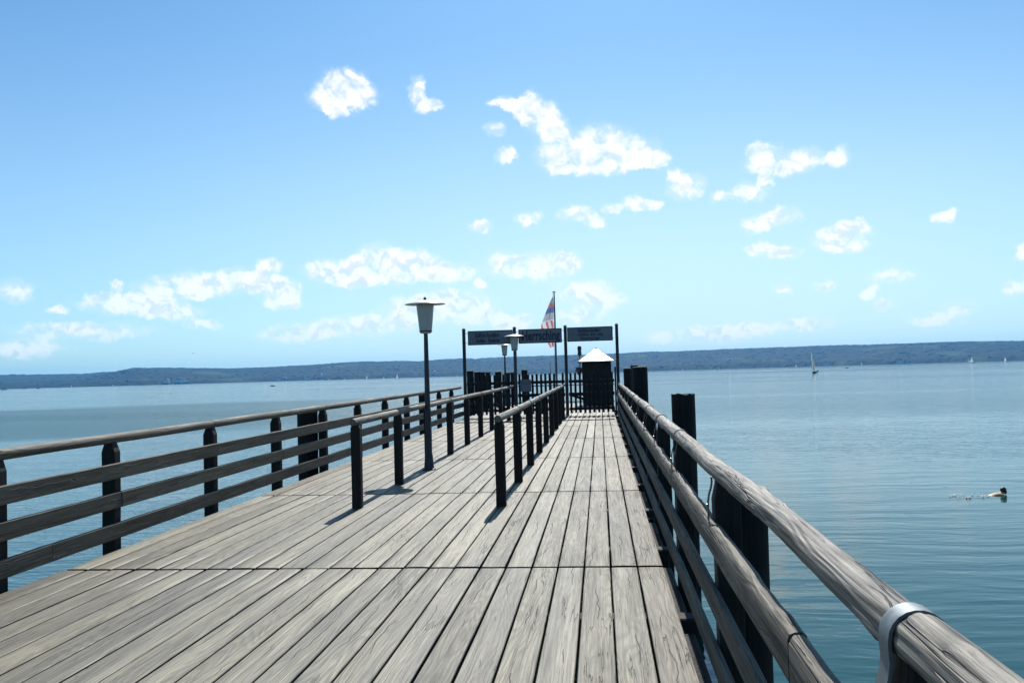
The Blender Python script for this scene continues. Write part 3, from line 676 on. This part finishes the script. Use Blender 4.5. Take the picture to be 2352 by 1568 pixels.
# banner: hoisted at the pole, bellying out to the left, folded along the pole
fl = empty('flag', (-1.86, 37.5, 2.50)); tag(fl, 'white banner with blue band and red stripes blowing from the flagpole', 'flag')
NU, NV = 26, 64; H_ = 2.14; vs = []; fc = []; mi = []
def outl(v):  # how far the free edge stands off the pole
    return interp([(0, .03), (.1, .17), (.25, .33), (.42, .49), (.52, .55), (.62, .52), (.75, .44), (.9, .32), (1, .24)], v)
for i in range(NV+1):
    v = i/NV
    for j in range(NU+1):
        u = j/NU; wd = outl(v)
        x = -.045-wd*u+.015*math.sin(v*9+u*5)
        y = -.02+.10*math.sin(u*2.3+v*3.2)*u*(1-.3*v)-.09*math.exp(-((u-.28)/.10)**2)*min(1, v*2)+.03*math.sin(v*12+u*8)*u
        z = H_*(1-v)-.10*u*u*math.sin(v*2.4)-.03*u
        vs.append((x, y, z))
for i in range(NV):
    for j in range(NU):
        a = i*(NU+1)+j; fc.append((a, a+NU+1, a+NU+2, a+1)); v, u = (i+.5)/NV, (j+.5)/NU
        k = 3 if v < .2 else 2 if v < .32 else 3 if v < .46 else 0
        if .11 < v < .20 and .03 < ((u-.45)/.42)**2+((v-.20)/.085)**2 < 1: k = 1
        if v > .47 and ((u*1.0+v*.75)*2.3) % 1 < .40: k = 1
        mi.append(k)
mb = MB(); mb.v = vs; mb.f = fc; mb.mi = mi
mb.build('cloth', [M['flagwhite'], M['flagred'], M['flagblue'], M['flaggrey']], fl, smooth=True)
MB().tube([(.0, -.015, H_), (-.06, -.02, H_-.02)], .005, 5).build('toggle', M['black'], fl)
o = MB().tube([(0, 0, -.1), (-.015, 0, 1.0), (-.04, 0, 1.86)], [.016, .014, .008], 8).build('slender_pole', M['black'], None, (-2.07, 37.2, 0)); tag(o, 'very thin leaning dark pole left of the flagpole', 'pole')
# ================================================================== BOATS AND SWIMMER
def person_mesh(name, pts, edges, radii, mat, parent=None, loc=(0, 0, 0), sc=1.):
    me = bpy.data.meshes.new(name); me.from_pydata([tuple(c*sc for c in p) for p in pts], edges, [])
    o = link(name, me, parent, loc); sk = o.modifiers.new('skin', 'SKIN'); sk.use_smooth_shade = True
    lay = me.skin_vertices[0] if me.skin_vertices else None
    if lay is None:
        bm = bmesh.new(); bm.from_mesh(me); bm.verts.layers.skin.verify(); bm.to_mesh(me); bm.free(); lay = me.skin_vertices[0]
    for i, r in enumerate(radii):
        r = r if isinstance(r, tuple) else (r, r); lay.data[i].radius = (r[0]*sc, r[1]*sc); lay.data[i].use_root = (i == 0)
    o.modifiers.new('subsurf', 'SUBSURF').render_levels = 1; o.modifiers['subsurf'].levels = 1
    me.materials.append(mat); return o
SEAT = ([(0, 0, .08), (0, 0, .32), (0, .02, .52), (0, .02, .60), (0, 0, .70), (0, 0, .82), (.17, .02, .5), (.22, -.12, .3), (.12, -.32, .26), (-.17, .02, .5), (-.22, -.12, .3), (-.12, -.32, .26), (.1, -.38, .1), (.1, -.42, -.25), (-.1, -.38, .1), (-.1, -.42, -.25)],
        [(0, 1), (1, 2), (2, 3), (3, 4), (4, 5), (2, 6), (6, 7), (7, 8), (2, 9), (9, 10), (10, 11), (0, 12), (12, 13), (0, 14), (14, 15)],
        [(.16, .12), (.15, .1), (.14, .09), .05, .085, .07, .055, .045, .035, .055, .045, .035, .075, .05, .075, .05])
def seated(loc, rz, label):
    o = person_mesh('person', *SEAT, M['clothdark'], None, loc); o.rotation_euler.z = rz; tag(o, label, 'person', pier=False)
    MB().blob((0, 0, .79), (.075, .09, .085)).build('hair', M['hair'], o, smooth=True)
def hull_mb(ln, bm_, ht, tr=.75, sheer=.12, mi=0):
    rs = []; n = 14
    for i in range(n+1):
        u = i/n; y = -ln/2+ln*u
        w = bm_/2*(tr+(1-tr)*math.sin(min(1, u/.45)*math.pi/2) if u < .45 else math.cos((u-.45)/.55*math.pi/2)**.75+.01)
        zt = ht*(1+sheer*(2*u-.7)**2*1.2); zb = -.12+.25*max(0, u-.75)*ht
        rs.append([(x*w, y, z) for x, z in ((-1, zt), (-.97, zt*.55), (-.78, zt*.1), (-.3, zb), (.3, zb), (.78, zt*.1), (.97, zt*.55), (1, zt))])
    return MB().rings(rs, mi=mi)
def sail_mb(a, b, c, belly, n=10):
    """curved triangle: tack a, clew b, head c, bellied along x"""
    a, b, c = Vector(a), Vector(b), Vector(c); nrm = (b-a).cross(c-a).normalized(); vs = []; fs = []
    for i in range(n+1):
        v = i/n
        for j in range(n+1):
            u = j/n; p_ = a.lerp(c, v).lerp(b.lerp(c, v), u); vs.append(p_+nrm*belly*math.sin(math.pi*u)*(1-v)*(.3+v)*2)
    for i in range(n):
        for j in range(n): k = i*(n+1)+j; fs.append((k, k+1, k+n+2, k+n+1))
    return MB().add(vs, fs)
def sailboat(name, loc, rz, heel, ln, mast, label, hullm, group=None, jib=True, boom=.3):
    s_ = empty(name, loc); s_.rotation_euler = (0, heel, rz); tag(s_, label, 'sailboat', group, pier=False)
    bm_ = ln*.33
    hull_mb(ln, bm_, .62).build('hull', hullm, s_, smooth=True)
    MB().box((0, ln*.08, .74), (bm_*.5, ln*.3, .26), .05).build('cabin', M['hullwhite'], s_)
    MB().tube([(0, ln*.12, .5), (0, ln*.11, mast*.6), (0, ln*.1, mast)], [.06, .05, .03], 8).build('mast', M['mast'], s_)
    bx = -math.sin(boom)*ln*.42; by = ln*.1-math.cos(boom)*ln*.42
    MB().tube([(0, ln*.1, 1.35), (bx, by, 1.35)], .035, 6).build('boom', M['mast'], s_)
    sail_mb((0, ln*.1-.05, 1.4), (bx, by, 1.45), (0, ln*.1-.05, mast*.93), .25).build('mainsail', M['sail'], s_, smooth=True)
    if jib: sail_mb((0, ln*.47, .9), (-.55, ln*.02, 1.1), (0, ln*.11, mast*.8), .3).build('jib', M['sail'], s_, smooth=True)
    return s_
sailboat('sailboat', (82.4, 345.5, WATER_Z), R(-13-8), R(-8), 5.6, 9.4, 'dark-hulled sailing boat heeling left with narrow grey sails, nearest of the boats', M['hulldark'], boom=.25)
seated((82.9, 343.6, WATER_Z+.5), R(150), 'dark-clothed person seated at the stern of the dark sailing boat')
FARB = [(-32.56, 1700, 5.2), (-30.35, 2000, 5.), (-26.52, 2200, 5.), (-17.61, 2250, 5.), (-16.64, 2250, 4.), (-15.22, 1700, 8.4), (-14.13, 1900, 5.), (-13.25, 1500, 8.6), (-9.36, 2000, 6.), (5.34, 2300, 5.), (7.31, 1800, 7.), (7.64, 2200, 6.), (12.31, 2300, 7.), (16.12, 2300, 7.), (23.78, 1900, 9.)]
for k, (a, r, hh) in enumerate(FARB):
    big = hh > 8
    sailboat('sailboat', (r*math.sin(R(a)), r*math.cos(R(a)), WATER_Z), R(-a+random.uniform(-70, 70)+90), 0., hh*.65, hh, 'tiny white sailing boat far out below the wooded shore', M['hullwhite'], 'far white sailing boats', boom=.5)
sailboat('sailboat', (1300*math.sin(R(22.11)), 1300*math.cos(R(22.11)), WATER_Z), R(-22+80), R(3), 7.5, 9.8, 'white sailing boat with tall pale triangular sails right of the lone rower', M['hullwhite'], boom=.6)
sailboat('sailboat', (2300*math.sin(R(21.94)), 2300*math.cos(R(21.94)), WATER_Z), R(-22+60), 0., 6., 8., 'tiny white sailing boat half hidden behind the tall pale sails', M['hullwhite'], boom=.6)
def rowboat(loc, rz, ln, label, mat):
    b_ = empty('rowing_boat', loc, rz); tag(b_, label, 'boat', pier=False)
    h_ = hull_mb(ln, ln*.34, .36).build('hull', mat, b_, smooth=True)
    for y in (-.22, .12): MB().box((0, ln*y, .33), (ln*.3, .22, .03), .004).build('thwart', M['cut'], b_)
    MB().rings([[(x*ln*.172, ln*(.02), z) for x, z in ((-1, .37), (1, .37), (1, .40), (-1, .40))], [(x*ln*.16, -ln*.4, z) for x, z in ((-1, .37), (1, .37), (1, .40), (-1, .40))]]).build('gunwale', mat, b_)
    return b_
rowboat((-171.3, 443.2, WATER_Z), R(70), 2.9, 'dark rowing boat with two people on the ruffled water left of the lamp', M['hulldark'])
seated((-171.0, 443.1, WATER_Z+.25), R(60), 'person rowing in the dark boat left of the lamp')
seated((-171.9, 443.0, WATER_Z+.2), R(240), 'second person sitting at the bow of the dark rowing boat')
rowboat((190.1, 696.4, WATER_Z), R(70), 2.6, 'low dark boat with a single rower right of the dark sailing boat', M['hulldark'])
seated((190.1, 696.2, WATER_Z+.25), R(60), 'lone rower in the low dark boat')
for a, r, ln in ((-36.0, 1500, 8.), (-34.3, 1700, 5.), (-33.2, 1900, 4.5), (-35.0, 1850, 4.5)):
    b_ = empty('motor_boat', (r*math.sin(R(a)), r*math.cos(R(a)), WATER_Z), R(-a+85)); tag(b_, 'tiny dark moored motor boat off the far left shore', 'boat', 'moored motor boats', pier=False)
    hull_mb(ln, ln*.3, .8).build('hull', M['hulldark'], b_, smooth=True)
    MB().box((0, -ln*.05, 1.15), (ln*.22, ln*.36, .75), .1).build('cabin', M['hulldark'], b_)
b_ = empty('moored_dinghy', (-33.15, 42.9, WATER_Z), R(-84)); tag(b_, 'white dinghy whose bow shows beyond the left top rail', 'boat', pier=False)
hull_mb(3.2, 1.25, .26).build('hull', M['hullwhite'], b_, smooth=True)
MB().box((0, -.3, .42), (.9, .24, .03), .004).build('thwart', M['cut'], b_)
# swimmer
sw = person_mesh('person', [(0, 0, -.06), (0, .22, .0), (0, .42, .035), (0, .53, .05), (0, .62, .10), (0, .70, .16), (.17, .44, .02), (.30, .62, -.1), (.2, .86, -.06), (.18, .98, -.05), (-.17, .44, .02), (-.28, .66, -.08), (-.16, .9, -.02), (-.13, 1.02, .0), (.1, -.1, -.1), (.13, -.5, -.16), (.12, -.9, -.06), (.12, -1.05, .0), (-.1, -.1, -.1), (-.12, -.5, -.13), (-.12, -.9, -.16), (-.12, -1.08, -.1)],
                 [(0, 1), (1, 2), (2, 3), (3, 4), (4, 5), (2, 6), (6, 7), (7, 8), (8, 9), (2, 10), (10, 11), (11, 12), (12, 13), (0, 14), (14, 15), (15, 16), (16, 17), (0, 18), (18, 19), (19, 20), (20, 21)],
                 [(.15, .1), (.14, .09), (.17, .09), .055, .085, .095, .06, .045, .035, .03, .06, .045, .035, .03, .085, .06, .04, .03, .085, .06, .04, .03], M['skin'], None, (8.93, 21.42, WATER_Z-.012), .66)
sw.rotation_euler.z = R(-68); tag(sw, 'dark-haired swimmer with tan shoulders alone on the calm water', 'person', pier=False)
hb_ = MB(); hb_.blob((0, .425, .112), (.062, .078, .075), 12, 8); hb_.blob((0, .485, .075), (.035, .032, .06), 10, 6)
hb_.build('hair', M['hair'], sw, smooth=True)
sp_ = MB(); rg = random.Random(3)
for i in range(60):
    u = rg.random(); y = -.05-.95*u; x = (.10+.13*math.sin(u*math.pi))*(1 if rg.random() < .5 else -1)+rg.uniform(-.03, .03)
    r_ = rg.uniform(.004, .015) if i % 5 else rg.uniform(.014, .026)
    sp_.blob((x, y, .004+rg.random()*.035), (r_*rg.uniform(1, 2.2), r_, r_*.8), 6, 4)
so_ = sp_.build('water_splash', M['foam'], None, (8.93, 21.42, WATER_Z), smooth=True, rot=(0, 0, R(-76))); tag(so_, 'white splashing drops trailing behind the swimmer', 'splash', kind='stuff', pier=False)
# ================================================================== FAR HOUSES AND A BIRD
def house(a, e, s_=1.):
    r = SHORE+40
    for k in range(60):
        tt = k/60; rr, z = hill_z(a, tt)
        if math.degrees(math.atan2(z+WATER_Z+6-1.55, rr)) > e: break
    h_ = empty('house', (rr*math.sin(R(a)), rr*math.cos(R(a)), WATER_Z+z+1.5), R(-a+random.uniform(-25, 25))); tag(h_, 'tiny pale house among the trees of the far shore', 'house', 'houses on the far shore', pier=False)
    MB().box((0, 0, 3.4), (11*s_, 8, 8.5), .1).build('wall', M['wallwhite'], h_)
    MB().rings([[(x, -4.6, z) for x, z in ((-6.2*s_, 7.4), (6.2*s_, 7.4), (0, 11))], [(x, 4.6, z) for x, z in ((-6.2*s_, 7.4), (6.2*s_, 7.4), (0, 11))]]).build('roof', M['tile'], h_)
for a, e, s_ in ((-27.38, .10, 1.3), (-26.59, .08, 2.), (-26.2, .1, 1.), (-23.29, .32, 1.), (-20.41, .19, 1.2), (-21.59, .41, .9), (-19.24, .29, .8), (-18.99, .02, 1.2), (-18.12, .18, .8), (-20.73, .0, .8), (-13.42, .6, .9), (-13.1, .6, .8), (8.27, .4, .7), (14.12, .03, 1.4), (-7.2, .5, .9), (-10.9, .2, .8), (18.3, .05, 1.)): house(a, e, s_)
bd = MB(); bd.tube([(0, -.16, 0), (0, -.05, .01), (0, .1, .015), (0, .2, .02)], [.01, .05, .045, .01], 8)
bo = bd.build('bird', M['clothdark'], None, (-63., 130., 6.1)); tag(bo, 'tiny dark bird gliding low in the sky over the far shore', 'bird', pier=False)
for s_ in (-1, 1): MB().add([(0, -.03, .03), (s_*.25, .04, .10), (s_*.52, -.06, .06), (s_*.25, -.08, .09), (0, .08, .03)], [(0, 4, 1, 3), (3, 1, 2)]).build('wing', M['clothdark'], bo)
# ------------------------------------------------------------------ everything on the pier shares its slight rise
bpy.context.view_layer.update()
for o in PIER: o.matrix_basis = TILT @ o.matrix_basis
